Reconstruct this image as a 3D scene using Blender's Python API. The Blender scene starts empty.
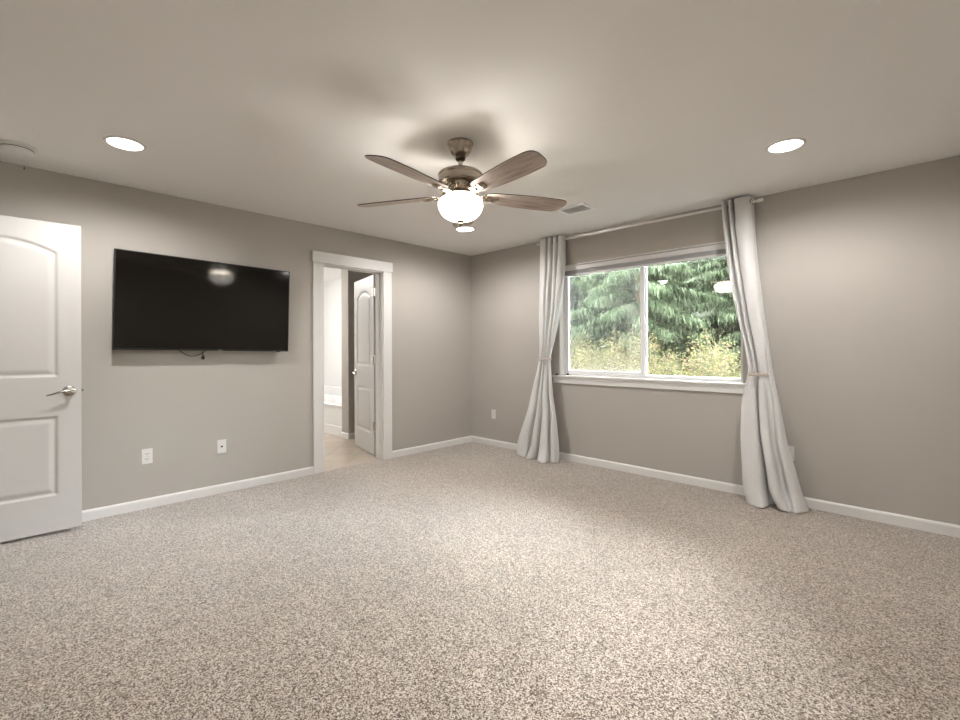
import bpy, bmesh, math, random
import numpy as np
from mathutils import Vector, Matrix

# ---------------------------------------------------------------- camera, sky, exposure
SC = bpy.context.scene
COL = SC.collection
cam = bpy.data.cameras.new('camera')
camo = bpy.data.objects.new('camera', cam)
COL.objects.link(camo)
CAM = Vector((4.28924, -4.23458, 1.21112))
YAW, ROLL = 0.772951, -0.003117
camo.matrix_world = (Matrix.Translation(CAM) @ Matrix.Rotation(YAW, 4, 'Z')
                     @ Matrix.Rotation(math.pi / 2, 4, 'X') @ Matrix.Rotation(ROLL, 4, 'Z'))
cam.sensor_width = 36.0
cam.lens = 458.066 / 960 * 36.0
cam.shift_y = -10.62 / 960
cam.clip_start = 0.02
SC.camera = camo

SC.view_settings.view_transform = 'Standard'
SC.view_settings.look = 'None'
SC.view_settings.gamma = 1.0
SC.view_settings.use_curve_mapping = False
SC.view_settings.exposure = 0.80

SUN = 26.0           # soft sun behind thin cloud
SKY = 34.0            # overcast daylight
BOWL = 4.6           # frosted bowl of the ceiling fan
BULB = 12.5          # three bulbs above the bowl rim (W)
DOWN = 62.0          # recessed lights
BATH = 155.0          # added bathroom fill light, out of view

w = bpy.data.worlds.new('sky')
SC.world = w
w.use_nodes = True
nt = w.node_tree
bg = nt.nodes['Background']
bg.inputs[0].default_value = (0.88, 0.94, 1.0, 1)
bg.inputs[1].default_value = SKY

sun = bpy.data.lights.new('veiled_sun', 'SUN'); sun.energy = SUN; sun.angle = math.radians(38); sun.color = (1, .99, .97)
suno = bpy.data.objects.new('veiled_sun', sun); COL.objects.link(suno)
suno.rotation_euler = Vector((.85, -1.5, -1.55)).to_track_quat('-Z', 'Y').to_euler()

H = 2.44
W = 4.64
D = 4.77
T = 0.12

# ---------------------------------------------------------------- materials
def rgb(h):
    h = h.lstrip('#')
    c = [int(h[i:i + 2], 16) / 255 for i in (0, 2, 4)]
    return tuple((x / 12.92 if x <= .04045 else ((x + .055) / 1.055) ** 2.4) for x in c) + (1,)

def mat(name, col, rough=.6, metal=0., spec=.5, noise=None, bump=None, emit=None, trans=0., coat=0.):
    m = bpy.data.materials.new(name)
    m.use_nodes = True
    n, l = m.node_tree.nodes, m.node_tree.links
    b = n['Principled BSDF']
    b.inputs['Base Color'].default_value = col
    b.inputs['Roughness'].default_value = rough
    b.inputs['Metallic'].default_value = metal
    b.inputs['Specular IOR Level'].default_value = spec
    b.inputs['Coat Weight'].default_value = coat
    tc = n.new('ShaderNodeTexCoord')
    if noise:                        # (scale, amount)
        t = n.new('ShaderNodeTexNoise'); t.inputs['Scale'].default_value = noise[0]
        t.inputs['Detail'].default_value = 4
        l.new(tc.outputs['Object'], t.inputs['Vector'])
        mx = n.new('ShaderNodeMix'); mx.data_type = 'RGBA'
        a = noise[1]
        mx.inputs[6].default_value = tuple(x * (1 - a) for x in col[:3]) + (1,)
        mx.inputs[7].default_value = tuple(min(1, x * (1 + a)) for x in col[:3]) + (1,)
        l.new(t.outputs['Fac'], mx.inputs[0]); l.new(mx.outputs[2], b.inputs['Base Color'])
    if bump:                         # (scale, strength, distance)
        t = n.new('ShaderNodeTexNoise'); t.inputs['Scale'].default_value = bump[0]
        t.inputs['Detail'].default_value = 3
        l.new(tc.outputs['Object'], t.inputs['Vector'])
        bp = n.new('ShaderNodeBump'); bp.inputs['Strength'].default_value = bump[1]
        bp.inputs['Distance'].default_value = bump[2]
        l.new(t.outputs['Fac'], bp.inputs['Height']); l.new(bp.outputs[0], b.inputs['Normal'])
    if emit:
        b.inputs['Emission Color'].default_value = emit[0]
        b.inputs['Emission Strength'].default_value = emit[1]
    return m

M = {}
M['wall'] = mat('wall_paint', (0.475, 0.447, 0.408, 1), .9, noise=(3, .015), bump=(90, .12, .002), spec=.3)
M['ceil'] = mat('ceiling_paint', (0.87, 0.862, 0.845, 1), .92, noise=(2, .01), bump=(120, .15, .002), spec=.25)
M['trim'] = mat('trim_paint', (0.80, 0.79, 0.77, 1), .38, noise=(5, .01))
M['door'] = mat('door_paint', (0.63, 0.62, 0.60, 1), .45, noise=(6, .01), bump=(160, .05, .001))
M['vinyl'] = mat('white_vinyl', (0.84, 0.84, 0.84, 1), .35, noise=(6, .01))
M['nickel'] = mat('brushed_nickel', (0.42, 0.365, 0.305, 1), .22, metal=1, noise=(30, .06))
M['dark_nickel'] = mat('dark_nickel', (0.12, 0.09, 0.07, 1), .35, metal=1, noise=(30, .06))
M['chrome'] = mat('satin_chrome', (0.55, 0.52, 0.48, 1), .25, metal=1, noise=(40, .05))
M['plate'] = mat('white_plastic', (0.82, 0.81, 0.79, 1), .35, noise=(8, .01))
M['slot'] = mat('dark_slot', (0.05, 0.045, 0.04, 1), .6, noise=(8, .1))
M['bezel'] = mat('black_plastic', (0.012, 0.011, 0.010, 1), .35, noise=(20, .1))
M['screen'] = mat('dark_screen', (0.005, 0.0042, 0.0032, 1), .08, spec=.35, noise=(2, .05))
M['logo'] = mat('silver_mark', (0.35, 0.35, 0.35, 1), .3, metal=.6, noise=(20, .05))
M['rodw'] = mat('white_rod', (0.82, 0.79, 0.74, 1), .35, noise=(20, .02))
M['bead'] = mat('rose_beads', (0.84, 0.74, 0.68, 1), .18, metal=.2, noise=(60, .1))
M['blind'] = mat('blind_fabric', (0.50, 0.50, 0.51, 1), .8, noise=(40, .05))
M['vent'] = mat('vent_metal', (0.96, 0.96, 0.96, 1), .45, noise=(10, .02))
M['tub'] = mat('tub_acrylic', (0.86, 0.86, 0.86, 1), .15, noise=(4, .01))
M['surround'] = mat('surround_panel', (0.80, 0.80, 0.79, 1), .3, noise=(4, .01))
M['bark'] = mat('bark', (0.11, 0.075, 0.05, 1), .95, noise=(9, .4), bump=(25, .8, .02))
M['trunkpale'] = mat('pale_bark', (0.045, 0.038, 0.03, 1), .95, noise=(9, .25), bump=(25, .8, .02))
M['earth'] = mat('earth', (0.010, 0.014, 0.006, 1), .98, spec=.05, noise=(3, .5), bump=(12, .6, .03))
M['clip'] = mat('black_rubber', (0.015, 0.014, 0.013, 1), .5, noise=(20, .1))
M['bulbglow'] = mat('downlight_lens', (.9, .9, .9, 1), .4, noise=(9, .01), emit=((1, .95, .88, 1), 9))
M['bowl'] = mat('frosted_bowl', (.85, .83, .78, 1), .35, noise=(9, .01), emit=((1, .93, .83, 1), BOWL))
M['bath_fill'] = mat('bath_fill_glass', (.9, .9, .9, 1), .4, noise=(9, .01), emit=((1, .97, .94, 1), BATH))

def curtain_mat():
    m = mat('curtain_cloth', (0.86, 0.855, 0.845, 1), .85, spec=.2, bump=(420, .18, .0008), noise=(25, .015))
    n, l = m.node_tree.nodes, m.node_tree.links
    b = n['Principled BSDF']
    tr = n.new('ShaderNodeBsdfTranslucent'); tr.inputs[0].default_value = (0.80, 0.79, 0.77, 1)
    mx = n.new('ShaderNodeMixShader'); mx.inputs[0].default_value = .22
    l.new(b.outputs[0], mx.inputs[1]); l.new(tr.outputs[0], mx.inputs[2])
    l.new(mx.outputs[0], n['Material Output'].inputs['Surface'])
    return m
M['curtain'] = curtain_mat()

def glass_mat(name, tint, extra=0., haze=None):
    m = bpy.data.materials.new(name); m.use_nodes = True
    n, l = m.node_tree.nodes, m.node_tree.links
    n.remove(n['Principled BSDF'])
    t = n.new('ShaderNodeBsdfTransparent'); t.inputs[0].default_value = tint
    g = n.new('ShaderNodeBsdfGlossy'); g.inputs['Roughness'].default_value = .02
    g.inputs['Color'].default_value = (1, 1, 1, 1)
    f = n.new('ShaderNodeFresnel'); f.inputs[0].default_value = 1.5
    ad = n.new('ShaderNodeMath'); ad.operation = 'MULTIPLY_ADD'; ad.inputs[1].default_value = 1.7; ad.inputs[2].default_value = extra
    l.new(f.outputs[0], ad.inputs[0])
    mx = n.new('ShaderNodeMixShader')
    l.new(ad.outputs[0], mx.inputs[0]); l.new(t.outputs[0], mx.inputs[1]); l.new(g.outputs[0], mx.inputs[2])
    l.new(mx.outputs[0], n['Material Output'].inputs['Surface'])
    return m
M['glass'] = glass_mat('window_glass', (.96, .97, .965, 1))

def screen_mesh_mat():
    m = bpy.data.materials.new('insect_mesh'); m.use_nodes = True
    n, l = m.node_tree.nodes, m.node_tree.links
    b = n['Principled BSDF']; b.inputs['Base Color'].default_value = (.42, .42, .42, 1); b.inputs['Roughness'].default_value = .5
    tc = n.new('ShaderNodeTexCoord'); nz = n.new('ShaderNodeTexNoise'); nz.inputs['Scale'].default_value = 2.2
    l.new(tc.outputs['Object'], nz.inputs['Vector'])
    mr = n.new('ShaderNodeMapRange'); mr.inputs[3].default_value = .08; mr.inputs[4].default_value = .20
    l.new(nz.outputs['Fac'], mr.inputs[0])
    t = n.new('ShaderNodeBsdfTransparent')
    mx = n.new('ShaderNodeMixShader')
    l.new(mr.outputs[0], mx.inputs[0]); l.new(t.outputs[0], mx.inputs[1]); l.new(b.outputs[0], mx.inputs[2])
    l.new(mx.outputs[0], n['Material Output'].inputs['Surface'])
    return m
M['mesh'] = screen_mesh_mat()

def carpet_mat():
    m = bpy.data.materials.new('carpet_pile'); m.use_nodes = True
    n, l = m.node_tree.nodes, m.node_tree.links
    b = n['Principled BSDF']; b.inputs['Roughness'].default_value = .95
    b.inputs['Specular IOR Level'].default_value = .15
    b.inputs['Sheen Weight'].default_value = .8; b.inputs['Sheen Roughness'].default_value = .4
    tc = n.new('ShaderNodeTexCoord')
    def noise(scale, detail=2, rough=.6):
        t = n.new('ShaderNodeTexNoise'); t.inputs['Scale'].default_value = scale
        t.inputs['Detail'].default_value = detail; t.inputs['Roughness'].default_value = rough
        l.new(tc.outputs['Object'], t.inputs['Vector']); return t
    n1 = noise(330, 2, .7)
    v = n.new('ShaderNodeTexVoronoi'); v.inputs['Scale'].default_value = 250
    l.new(tc.outputs['Object'], v.inputs['Vector'])
    sep = n.new('ShaderNodeSeparateColor'); l.new(v.outputs['Color'], sep.inputs[0])
    mixf = n.new('ShaderNodeMix'); mixf.inputs[0].default_value = .62
    l.new(n1.outputs['Fac'], mixf.inputs[2]); l.new(sep.outputs[0], mixf.inputs[3])
    n0 = noise(62, 4, .75)
    mix2 = n.new('ShaderNodeMix'); mix2.inputs[0].default_value = .42
    l.new(mixf.outputs[0], mix2.inputs[2]); l.new(n0.outputs['Fac'], mix2.inputs[3])
    r = n.new('ShaderNodeValToRGB')
    cr = r.color_ramp
    cr.elements[0].position = .33; cr.elements[0].color = (.022, .012, .006, 1)
    cr.elements[1].position = .63; cr.elements[1].color = (.70, .635, .565, 1)
    e = cr.elements.new(.42); e.color = (.135, .080, .045, 1)
    e = cr.elements.new(.50); e.color = (.335, .258, .192, 1)
    l.new(mix2.outputs[0], r.inputs[0])
    # nap brushed different ways in broad patches
    n2 = noise(1.6, 4, .6)
    n3 = noise(9, 3, .6)
    mm = n.new('ShaderNodeMath'); mm.operation = 'ADD'
    l.new(n2.outputs['Fac'], mm.inputs[0]); l.new(n3.outputs['Fac'], mm.inputs[1])
    mr = n.new('ShaderNodeMapRange'); mr.inputs[1].default_value = .75; mr.inputs[2].default_value = 1.25
    mr.inputs[3].default_value = .88; mr.inputs[4].default_value = 1.10
    l.new(mm.outputs[0], mr.inputs[0])
    vm = n.new('ShaderNodeVectorMath'); vm.operation = 'SCALE'
    l.new(r.outputs[0], vm.inputs[0]); l.new(mr.outputs[0], vm.inputs['Scale'])
    l.new(vm.outputs[0], b.inputs['Base Color'])
    bp = n.new('ShaderNodeBump'); bp.inputs['Strength'].default_value = .7; bp.inputs['Distance'].default_value = .008
    l.new(mix2.outputs[0], bp.inputs['Height']); l.new(bp.outputs[0], b.inputs['Normal'])
    return m
M['carpet'] = carpet_mat()

def wood_mat():
    m = bpy.data.materials.new('weathered_wood'); m.use_nodes = True
    n, l = m.node_tree.nodes, m.node_tree.links
    b = n['Principled BSDF']; b.inputs['Roughness'].default_value = .45
    tc = n.new('ShaderNodeTexCoord'); mp = n.new('ShaderNodeMapping')
    mp.inputs['Scale'].default_value = (1.6, 26, 8)
    l.new(tc.outputs['Object'], mp.inputs[0])
    t = n.new('ShaderNodeTexNoise'); t.inputs['Scale'].default_value = 3.2; t.inputs['Detail'].default_value = 7
    t.inputs['Roughness'].default_value = .65
    l.new(mp.outputs[0], t.inputs['Vector'])
    r = n.new('ShaderNodeValToRGB')
    r.color_ramp.elements[0].position = .3; r.color_ramp.elements[0].color = (.26, .20, .17, 1)
    r.color_ramp.elements[1].position = .7; r.color_ramp.elements[1].color = (.58, .50, .44, 1)
    l.new(t.outputs['Fac'], r.inputs[0]); l.new(r.outputs[0], b.inputs['Base Color'])
    return m
M['wood'] = wood_mat()
M['blade_edge'] = mat('blade_edge', (.045, .03, .022, 1), .5, noise=(20, .1))

def tile_mat():
    m = bpy.data.materials.new('bath_vinyl'); m.use_nodes = True
    n, l = m.node_tree.nodes, m.node_tree.links
    b = n['Principled BSDF']; b.inputs['Roughness'].default_value = .3
    tc = n.new('ShaderNodeTexCoord')
    mp = n.new('ShaderNodeMapping'); mp.inputs['Rotation'].default_value = (0, 0, math.radians(45)); l.new(tc.outputs['Object'], mp.inputs[0])
    br = n.new('ShaderNodeTexBrick'); br.offset = 0.0
    br.inputs['Scale'].default_value = 1.0; br.inputs['Brick Width'].default_value = .33; br.inputs['Row Height'].default_value = .33
    br.inputs['Mortar Size'].default_value = .006
    br.inputs['Color1'].default_value = (.62, .53, .43, 1); br.inputs['Color2'].default_value = (.56, .47, .38, 1)
    br.inputs['Mortar'].default_value = (.42, .36, .30, 1)
    l.new(mp.outputs[0], br.inputs['Vector'])
    t = n.new('ShaderNodeTexNoise'); t.inputs['Scale'].default_value = 6; t.inputs['Detail'].default_value = 5
    l.new(tc.outputs['Object'], t.inputs['Vector'])
    mx = n.new('ShaderNodeMix'); mx.data_type = 'RGBA'; mx.blend_type = 'MULTIPLY'; mx.inputs[0].default_value = .35
    l.new(br.outputs['Color'], mx.inputs[6]); l.new(t.outputs['Color'], mx.inputs[7])
    l.new(mx.outputs[2], b.inputs['Base Color'])
    return m
M['bathfloor'] = tile_mat()

def leaf_mat(name, cols, transl=.35):
    m = bpy.data.materials.new(name); m.use_nodes = True
    n, l = m.node_tree.nodes, m.node_tree.links
    b = n['Principled BSDF']; b.inputs['Roughness'].default_value = .8; b.inputs['Specular IOR Level'].default_value = .06
    g = n.new('ShaderNodeNewGeometry'); r = n.new('ShaderNodeValToRGB')
    cr = r.color_ramp
    cr.elements[0].position = 0; cr.elements[0].color = cols[0] + (1,)
    cr.elements[1].position = 1; cr.elements[1].color = cols[-1] + (1,)
    for i, c in enumerate(cols[1:-1]):
        e = cr.elements.new((i + 1) / (len(cols) - 1)); e.color = c + (1,)
    l.new(g.outputs['Random Per Island'], r.inputs[0])
    l.new(r.outputs[0], b.inputs['Base Color'])
    t = n.new('ShaderNodeBsdfTranslucent'); l.new(r.outputs[0], t.inputs[0])
    mx = n.new('ShaderNodeMixShader'); mx.inputs[0].default_value = transl
    l.new(b.outputs[0], mx.inputs[1]); l.new(t.outputs[0], mx.inputs[2])
    l.new(mx.outputs[0], n['Material Output'].inputs['Surface'])
    return m
M['cedar'] = leaf_mat('cedar_sprays', [(.006, .010, .004), (.016, .025, .011), (.034, .047, .024), (.070, .083, .050), (.020, .031, .014)])
M['shrubleaf'] = leaf_mat('shrub_leaves', [(.038, .042, .014), (.062, .058, .026), (.024, .034, .011), (.085, .062, .032), (.064, .068, .028), (.070, .038, .024)], .3)

# ---------------------------------------------------------------- mesh helpers
def build(name, bm, m, parent=None, smooth=False):
    me = bpy.data.meshes.new(name)
    bm.normal_update()
    bm.to_mesh(me); bm.free()
    mats = m if isinstance(m, (list, tuple)) else [m]
    for x in mats: me.materials.append(M[x] if isinstance(x, str) else x)
    if smooth:
        me.polygons.foreach_set('use_smooth', [True] * len(me.polygons))
    o = bpy.data.objects.new(name, me)
    COL.objects.link(o)
    if parent is not None: o.parent = parent
    if smooth == 'auto' or smooth is True and False:
        pass
    return o

def sharp(o, deg=35):
    """smooth shading with the hard edges kept"""
    me = o.data
    me.polygons.foreach_set('use_smooth', [True] * len(me.polygons))
    bm = bmesh.new(); bm.from_mesh(me)
    for e in bm.edges:
        if len(e.link_faces) == 2 and e.calc_face_angle(0) > math.radians(deg): e.smooth = False
    bm.to_mesh(me); bm.free()
    return o

def box(bm, x0, x1, y0, y1, z0, z1, bev=0., rot=None, seg=2):
    r = bmesh.ops.create_cube(bm, size=1)
    vs = r['verts']
    bmesh.ops.scale(bm, vec=(x1 - x0, y1 - y0, z1 - z0), verts=vs)
    if bev > 0:
        es = list({e for v in vs for e in v.link_edges})
        rb = bmesh.ops.bevel(bm, geom=es, offset=bev, segments=seg, affect='EDGES', profile=.5)
        vs = list({v for v in rb['verts']} | {v for v in vs if v.is_valid})
    if rot is not None: bmesh.ops.rotate(bm, cent=(0, 0, 0), matrix=rot, verts=vs)
    bmesh.ops.translate(bm, vec=((x0 + x1) / 2, (y0 + y1) / 2, (z0 + z1) / 2), verts=vs)
    return vs

def lathe(bm, prof, n=40, cent=(0, 0, 0), axis='Z', cap=True):
    rings = []
    for r, h in prof:
        ring = []
        for i in range(n):
            a = 2 * math.pi * i / n
            c, s = r * math.cos(a), r * math.sin(a)
            if axis == 'Z': p = (c, s, h)
            elif axis == 'Y': p = (c, h, s)
            else: p = (h, c, s)
            ring.append(bm.verts.new((p[0] + cent[0], p[1] + cent[1], p[2] + cent[2])))
        rings.append(ring)
    for a, b in zip(rings, rings[1:]):
        for i in range(n):
            bm.faces.new((a[i], a[(i + 1) % n], b[(i + 1) % n], b[i]))
    if cap:
        bm.faces.new(rings[0][::-1]); bm.faces.new(rings[-1])
    bmesh.ops.recalc_face_normals(bm, faces=bm.faces[:])

def tube(bm, pts, rad, n=10, closed=False):
    pts = [Vector(p) for p in pts]
    m = len(pts)
    rings = []
    up = Vector((0, 0, 1))
    prev = None
    for i, p in enumerate(pts):
        if closed: t = (pts[(i + 1) % m] - pts[i - 1])
        else: t = pts[min(i + 1, m - 1)] - pts[max(i - 1, 0)]
        t.normalize()
        if prev is None:
            a = t.cross(up)
            if a.length < .1: a = t.cross(Vector((1, 0, 0)))
        else: a = prev - t * prev.dot(t)
        a.normalize(); prev = a
        b = t.cross(a)
        r = rad[i] if isinstance(rad, (list, tuple)) else rad
        rings.append([bm.verts.new(p + (a * math.cos(2 * math.pi * k / n) + b * math.sin(2 * math.pi * k / n)) * r) for k in range(n)])
    for i in range(m if closed else m - 1):
        a, b = rings[i], rings[(i + 1) % m]
        for k in range(n): bm.faces.new((a[k], a[(k + 1) % n], b[(k + 1) % n], b[k]))
    if not closed:
        bm.faces.new(rings[0][::-1]); bm.faces.new(rings[-1])
    bmesh.ops.recalc_face_normals(bm, faces=bm.faces[:])

def sphere(bm, c, r, seg=10, ring=8, sc=(1, 1, 1)):
    rr = bmesh.ops.create_uvsphere(bm, u_segments=seg, v_segments=ring, radius=r)
    bmesh.ops.scale(bm, vec=sc, verts=rr['verts'])
    bmesh.ops.translate(bm, vec=c, verts=rr['verts'])

def prism(bm, poly, x0, x1, fn):
    """extrude a closed 2D profile between x0 and x1; fn(t, a, b) -> point"""
    A = [bm.verts.new(fn(x0, a, b)) for a, b in poly]
    B = [bm.verts.new(fn(x1, a, b)) for a, b in poly]
    k = len(poly)
    for i in range(k): bm.faces.new((A[i], A[(i + 1) % k], B[(i + 1) % k], B[i]))
    bm.faces.new(A[::-1]); bm.faces.new(B)
    bmesh.ops.recalc_face_normals(bm, faces=bm.faces[:])

def empty(name, loc=(0, 0, 0), rz=0.):
    o = bpy.data.objects.new(name, None)
    o.empty_display_size = .1
    o.location = loc; o.rotation_euler = (0, 0, rz)
    COL.objects.link(o)
    return o

def tag(o, label=None, cat=None, group=None, kind=None):
    if label: o['label'] = label
    if cat: o['category'] = cat
    if group: o['group'] = group
    if kind: o['kind'] = kind
    return o

def struct(name, bm, m, label, cat, smooth=False):
    o = build(name, bm, m, None, smooth)
    return tag(o, label, cat, kind='structure')

def copy_tree(o, parent=None):
    c = o.copy(); COL.objects.link(c)
    if parent is not None: c.parent = parent
    for ch in [x for x in list(bpy.data.objects) if x.parent == o]:
        copy_tree(ch, c)
    return c

# ---------------------------------------------------------------- room shell
OY0, OY1, OH = -2.075, -1.367, 2.074       # bathroom doorway in the television wall
bm = bmesh.new(); box(bm, -.02, W, -D, 0, -.06, 0)
struct('floor', bm, 'carpet', 'beige and brown speckled cut pile carpet covering the bedroom', 'carpet')
bm = bmesh.new(); box(bm, -T, W + T, -D - T, .14, H, H + .12)
struct('ceiling', bm, 'ceil', 'pale warm grey painted bedroom ceiling', 'ceiling')
bm = bmesh.new()
box(bm, -T, 0, -D, OY0, -.06, H); box(bm, -T, 0, OY1, 0, -.06, H); box(bm, -T, 0, OY0, OY1, OH, H)
struct('wall_left', bm, 'wall', 'greige painted wall that carries the television and the bathroom doorway', 'wall')
WX0, WX1, WZ0, WZ1 = 1.385, 3.200, .905, 2.125
bm = bmesh.new()
box(bm, -T, WX0, 0, .14, -.06, H); box(bm, WX1, W + T, 0, .14, -.06, H)
box(bm, WX0, WX1, 0, .14, -.06, WZ0); box(bm, WX0, WX1, 0, .14, WZ1, H)
struct('wall_back', bm, 'wall', 'greige painted wall around the curtained window', 'wall')
bm = bmesh.new(); box(bm, W, W + T, -D - T, 0, -.06, H)
struct('wall_right', bm, 'wall', 'greige painted wall on the right side of the bedroom', 'wall')
bm = bmesh.new(); box(bm, -T, W, -D - T, -D, -.06, H)
struct('wall_front', bm, 'wall', 'greige painted wall behind the viewpoint', 'wall')

BP = [(0, 0), (.014, 0), (.014, .062), (.011, .070), (.006, .076), (0, .076)]
def baseboard(name, t0, t1, fn, label):
    bm = bmesh.new(); prism(bm, BP, t0, t1, fn)
    return struct(name, bm, 'trim', label, 'baseboard')
baseboard('baseboard_left', -D, -2.174, lambda t, a, b: (a, t, b), 'white baseboard under the television')
baseboard('baseboard_left', -1.262, 0, lambda t, a, b: (a, t, b), 'short white baseboard between the bathroom doorway and the room corner')
baseboard('baseboard_back', 0.014, W, lambda t, a, b: (t, -a, b), 'white baseboard under the window and curtains')
baseboard('baseboard_right', -D, -.014, lambda t, a, b: (W - a, t, b), 'white baseboard along the right wall')
baseboard('baseboard_front', 1.10, W - .014, lambda t, a, b: (t, -D + a, b), 'white baseboard behind the viewpoint')

# bathroom door casing and jambs (trim_1)
bm = bmesh.new()
box(bm, 0, .018, OY0 - .098, OY0 + .004, 0, OH - .002, .002)
box(bm, 0, .018, OY1 - .004, OY1 + .105, 0, OH - .002, .002)
box(bm, 0, .024, OY0 - .108, OY1 + .115, OH - .004, OH + .104, .002)
box(bm, -T - .004, .004, OY0, OY0 + .016, 0, OH)
box(bm, -T - .004, .004, OY1 - .016, OY1, 0, OH)
box(bm, -T - .004, .004, OY0, OY1, OH - .016, OH)
box(bm, -.075, -.035, OY0 + .016, OY0 + .027, 0, OH - .016, .001)      # stops
box(bm, -.075, -.035, OY1 - .027, OY1 - .016, 0, OH - .016, .001)
box(bm, -.075, -.035, OY0 + .016, OY1 - .016, OH - .027, OH - .016, .001)
struct('trim_1', bm, 'trim', 'white casing and jambs around the bathroom doorway', 'door casing')

# ---------------------------------------------------------------- panelled doors
def slab(wd, ht, th, step):
    """two-panel arch-top moulded door, x from hinge to free edge"""
    st = .118
    zb0, zb1, zt0, zt1, rise = .235, .757, 1.016, 1.835, .072
    cx = wd / 2; hw = cx - st
    R = (hw * hw + rise * rise) / (2 * rise)
    nx = int(wd / step) + 1; nz = int(ht / step) + 1
    xs = np.linspace(0, wd, nx); zs = np.linspace(0, ht, nz)
    X, Z = np.meshgrid(xs, zs)
    def prof(d):
        return np.interp(d, [0, .004, .012, .018, .042, .05], [0, -.003, -.010, -.010, -.0025, -.0015])
    dx = np.minimum(X - st, wd - st - X)
    d1 = np.minimum(dx, np.minimum(Z - zb0, zb1 - Z))
    arc = R - np.sqrt((X - cx) ** 2 + (Z - (zt1 + rise - R)) ** 2)
    arc = np.where(Z > zt1 + rise - R, arc, 1.0)
    d2 = np.minimum(dx, np.minimum(Z - zt0, arc))
    hgt = prof(np.maximum(d1, 0)) + prof(np.maximum(d2, 0))
    verts = []; faces = []
    for sgn in (-1, 1):
        base = len(verts)
        Y = sgn * (th / 2 + hgt)
        verts += list(zip(X.ravel().tolist(), Y.ravel().tolist(), Z.ravel().tolist()))
        for j in range(nz - 1):
            for i in range(nx - 1):
                a = base + j * nx + i
                q = (a, a + 1, a + nx + 1, a + nx)
                faces.append(q if sgn < 0 else q[::-1])
    n0 = nx * nz
    for j in range(nz - 1):
        for i in (0, nx - 1):
            a = j * nx + i; q = (a, a + nx, a + nx + n0, a + n0)
            faces.append(q if i else q[::-1])
    for i in range(nx - 1):
        for j in (0, nz - 1):
            a = j * nx + i; q = (a, a + 1, a + 1 + n0, a + n0)
            faces.append(q[::-1] if j else q)
    me = bpy.data.meshes.new('door_slab')
    me.from_pydata(verts, [], faces); me.update()
    me.materials.append(M['door'])
    o = bpy.data.objects.new('door_slab', me); COL.objects.link(o)
    return sharp(o, 50)

def lever(parent, x, z, sy, th, dirx):
    """round rose with a wave lever, on face sy"""
    bm = bmesh.new()
    y = sy * th / 2
    lathe(bm, [(.036, y), (.036, y + sy * .004), (.031, y + sy * .010), (.014, y + sy * .014), (.011, y + sy * .045), (.006, y + sy * .052)], 32, (x, 0, z), 'Y')
    pts = []; rad = []
    for k in range(13):
        t = k / 12
        pts.append((x + dirx * t * .112, y + sy * (.044 + .006 * math.sin(t * 3)), z + .004 * math.sin(t * 5) - .016 * t ** 1.4 - .0))
        rad.append(.0095 - .0045 * t)
    tube(bm, pts, rad, 12)
    return sharp(build('door_handle', bm, 'chrome', parent), 40)

# entry door, folded open in front of the television wall
d1 = empty('door_1', (.158, -4.660, .024), math.radians(89.5))
tag(d1, 'white two panel entry door with nickel lever, open in front of the left wall', 'door', kind='structure')
s1 = slab(.762, 2.03, .035, .006); s1.parent = d1
h = lever(d1, .762 - .062, .918, -1, .035, -1); h['label'] = 'brushed nickel lever handle'
h = lever(d1, .762 - .062, .918, 1, .035, -1); h['label'] = 'brushed nickel lever handle'
bm = bmesh.new(); box(bm, .7605, .7635, -.0125, .0125, .890, .946, .001); box(bm, .763, .773, -.006, .006, .911, .926, .002)
build('latch', bm, 'chrome', d1)
for z in (.2, 1.0, 1.82):
    bm = bmesh.new(); tube(bm, [(-.004, -.020, z - .045), (-.004, -.020, z + .045)], .006, 10); box(bm, -.003, .0, -.016, .016, z - .044, z + .044)
    build('hinge', bm, 'chrome', d1)

# bathroom door, swung into the bathroom
hx, hy = -T - .115, -1.368
ang = math.atan2(-1.165 - hy + .03, -.955 - hx)
d2 = empty('door_2', (-.222, -1.325, .008), math.atan2(.165, -.70))
tag(d2, 'white two panel bathroom door with small lever, swung into the bathroom', 'door', kind='structure')
s2 = slab(.722, 2.060, .035, .010); s2.parent = d2
for sy in (-1, 1):
    h = lever(d2, .722 - .062, .918, sy, .035, -1); h['label'] = 'brushed nickel lever handle'
for z in (.33, 1.09, 1.855):
    bm = bmesh.new()
    tube(bm, [(-.008, .0215, z - .046), (-.008, .0215, z + .046)], .0065, 10)
    box(bm, -.003, 0, -.014, .0215, z - .048, z + .048, .0005)
    box(bm, -.003, .040, .0190, .0215, z - .048, z + .048, .0005)
    box(bm, -.062, -.010, .0185, .0215, z - .045, z + .045, .0005)
    build('hinge', bm, 'chrome', d2)

# ---------------------------------------------------------------- bathroom beyond the doorway
BX0, BY0, BY1 = -3.60, -3.00, -.27
PX0, PX1, PY = -1.515, -1.335, -1.03
bm = bmesh.new(); box(bm, BX0, -.02, BY0, BY1, -.06, -.001)
struct('floor', bm, 'bathfloor', 'beige diamond patterned bathroom floor seen through the doorway', 'floor')
bm = bmesh.new(); box(bm, BX0 - T, -T, BY0 - T, BY1 + T, H, H + .12)
struct('ceiling', bm, 'ceil', 'pale bathroom ceiling glimpsed above the tub', 'ceiling')
bm = bmesh.new(); box(bm, BX0 - T, BX0, BY0 - T, BY1 + T, -.06, H)
struct('wall_bathroom_far', bm, 'surround', 'white far wall of the bathroom', 'wall')
bm = bmesh.new(); box(bm, BX0, -T, BY1, BY1 + T, -.06, H)
struct('wall_bathroom_back', bm, 'surround', 'white wall behind the bathtub', 'wall')
bm = bmesh.new(); box(bm, BX0, -T, BY0 - T, BY0, -.06, H)
struct('wall_bathroom_front', bm, 'wall', 'painted bathroom wall out of view', 'wall')
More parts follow.
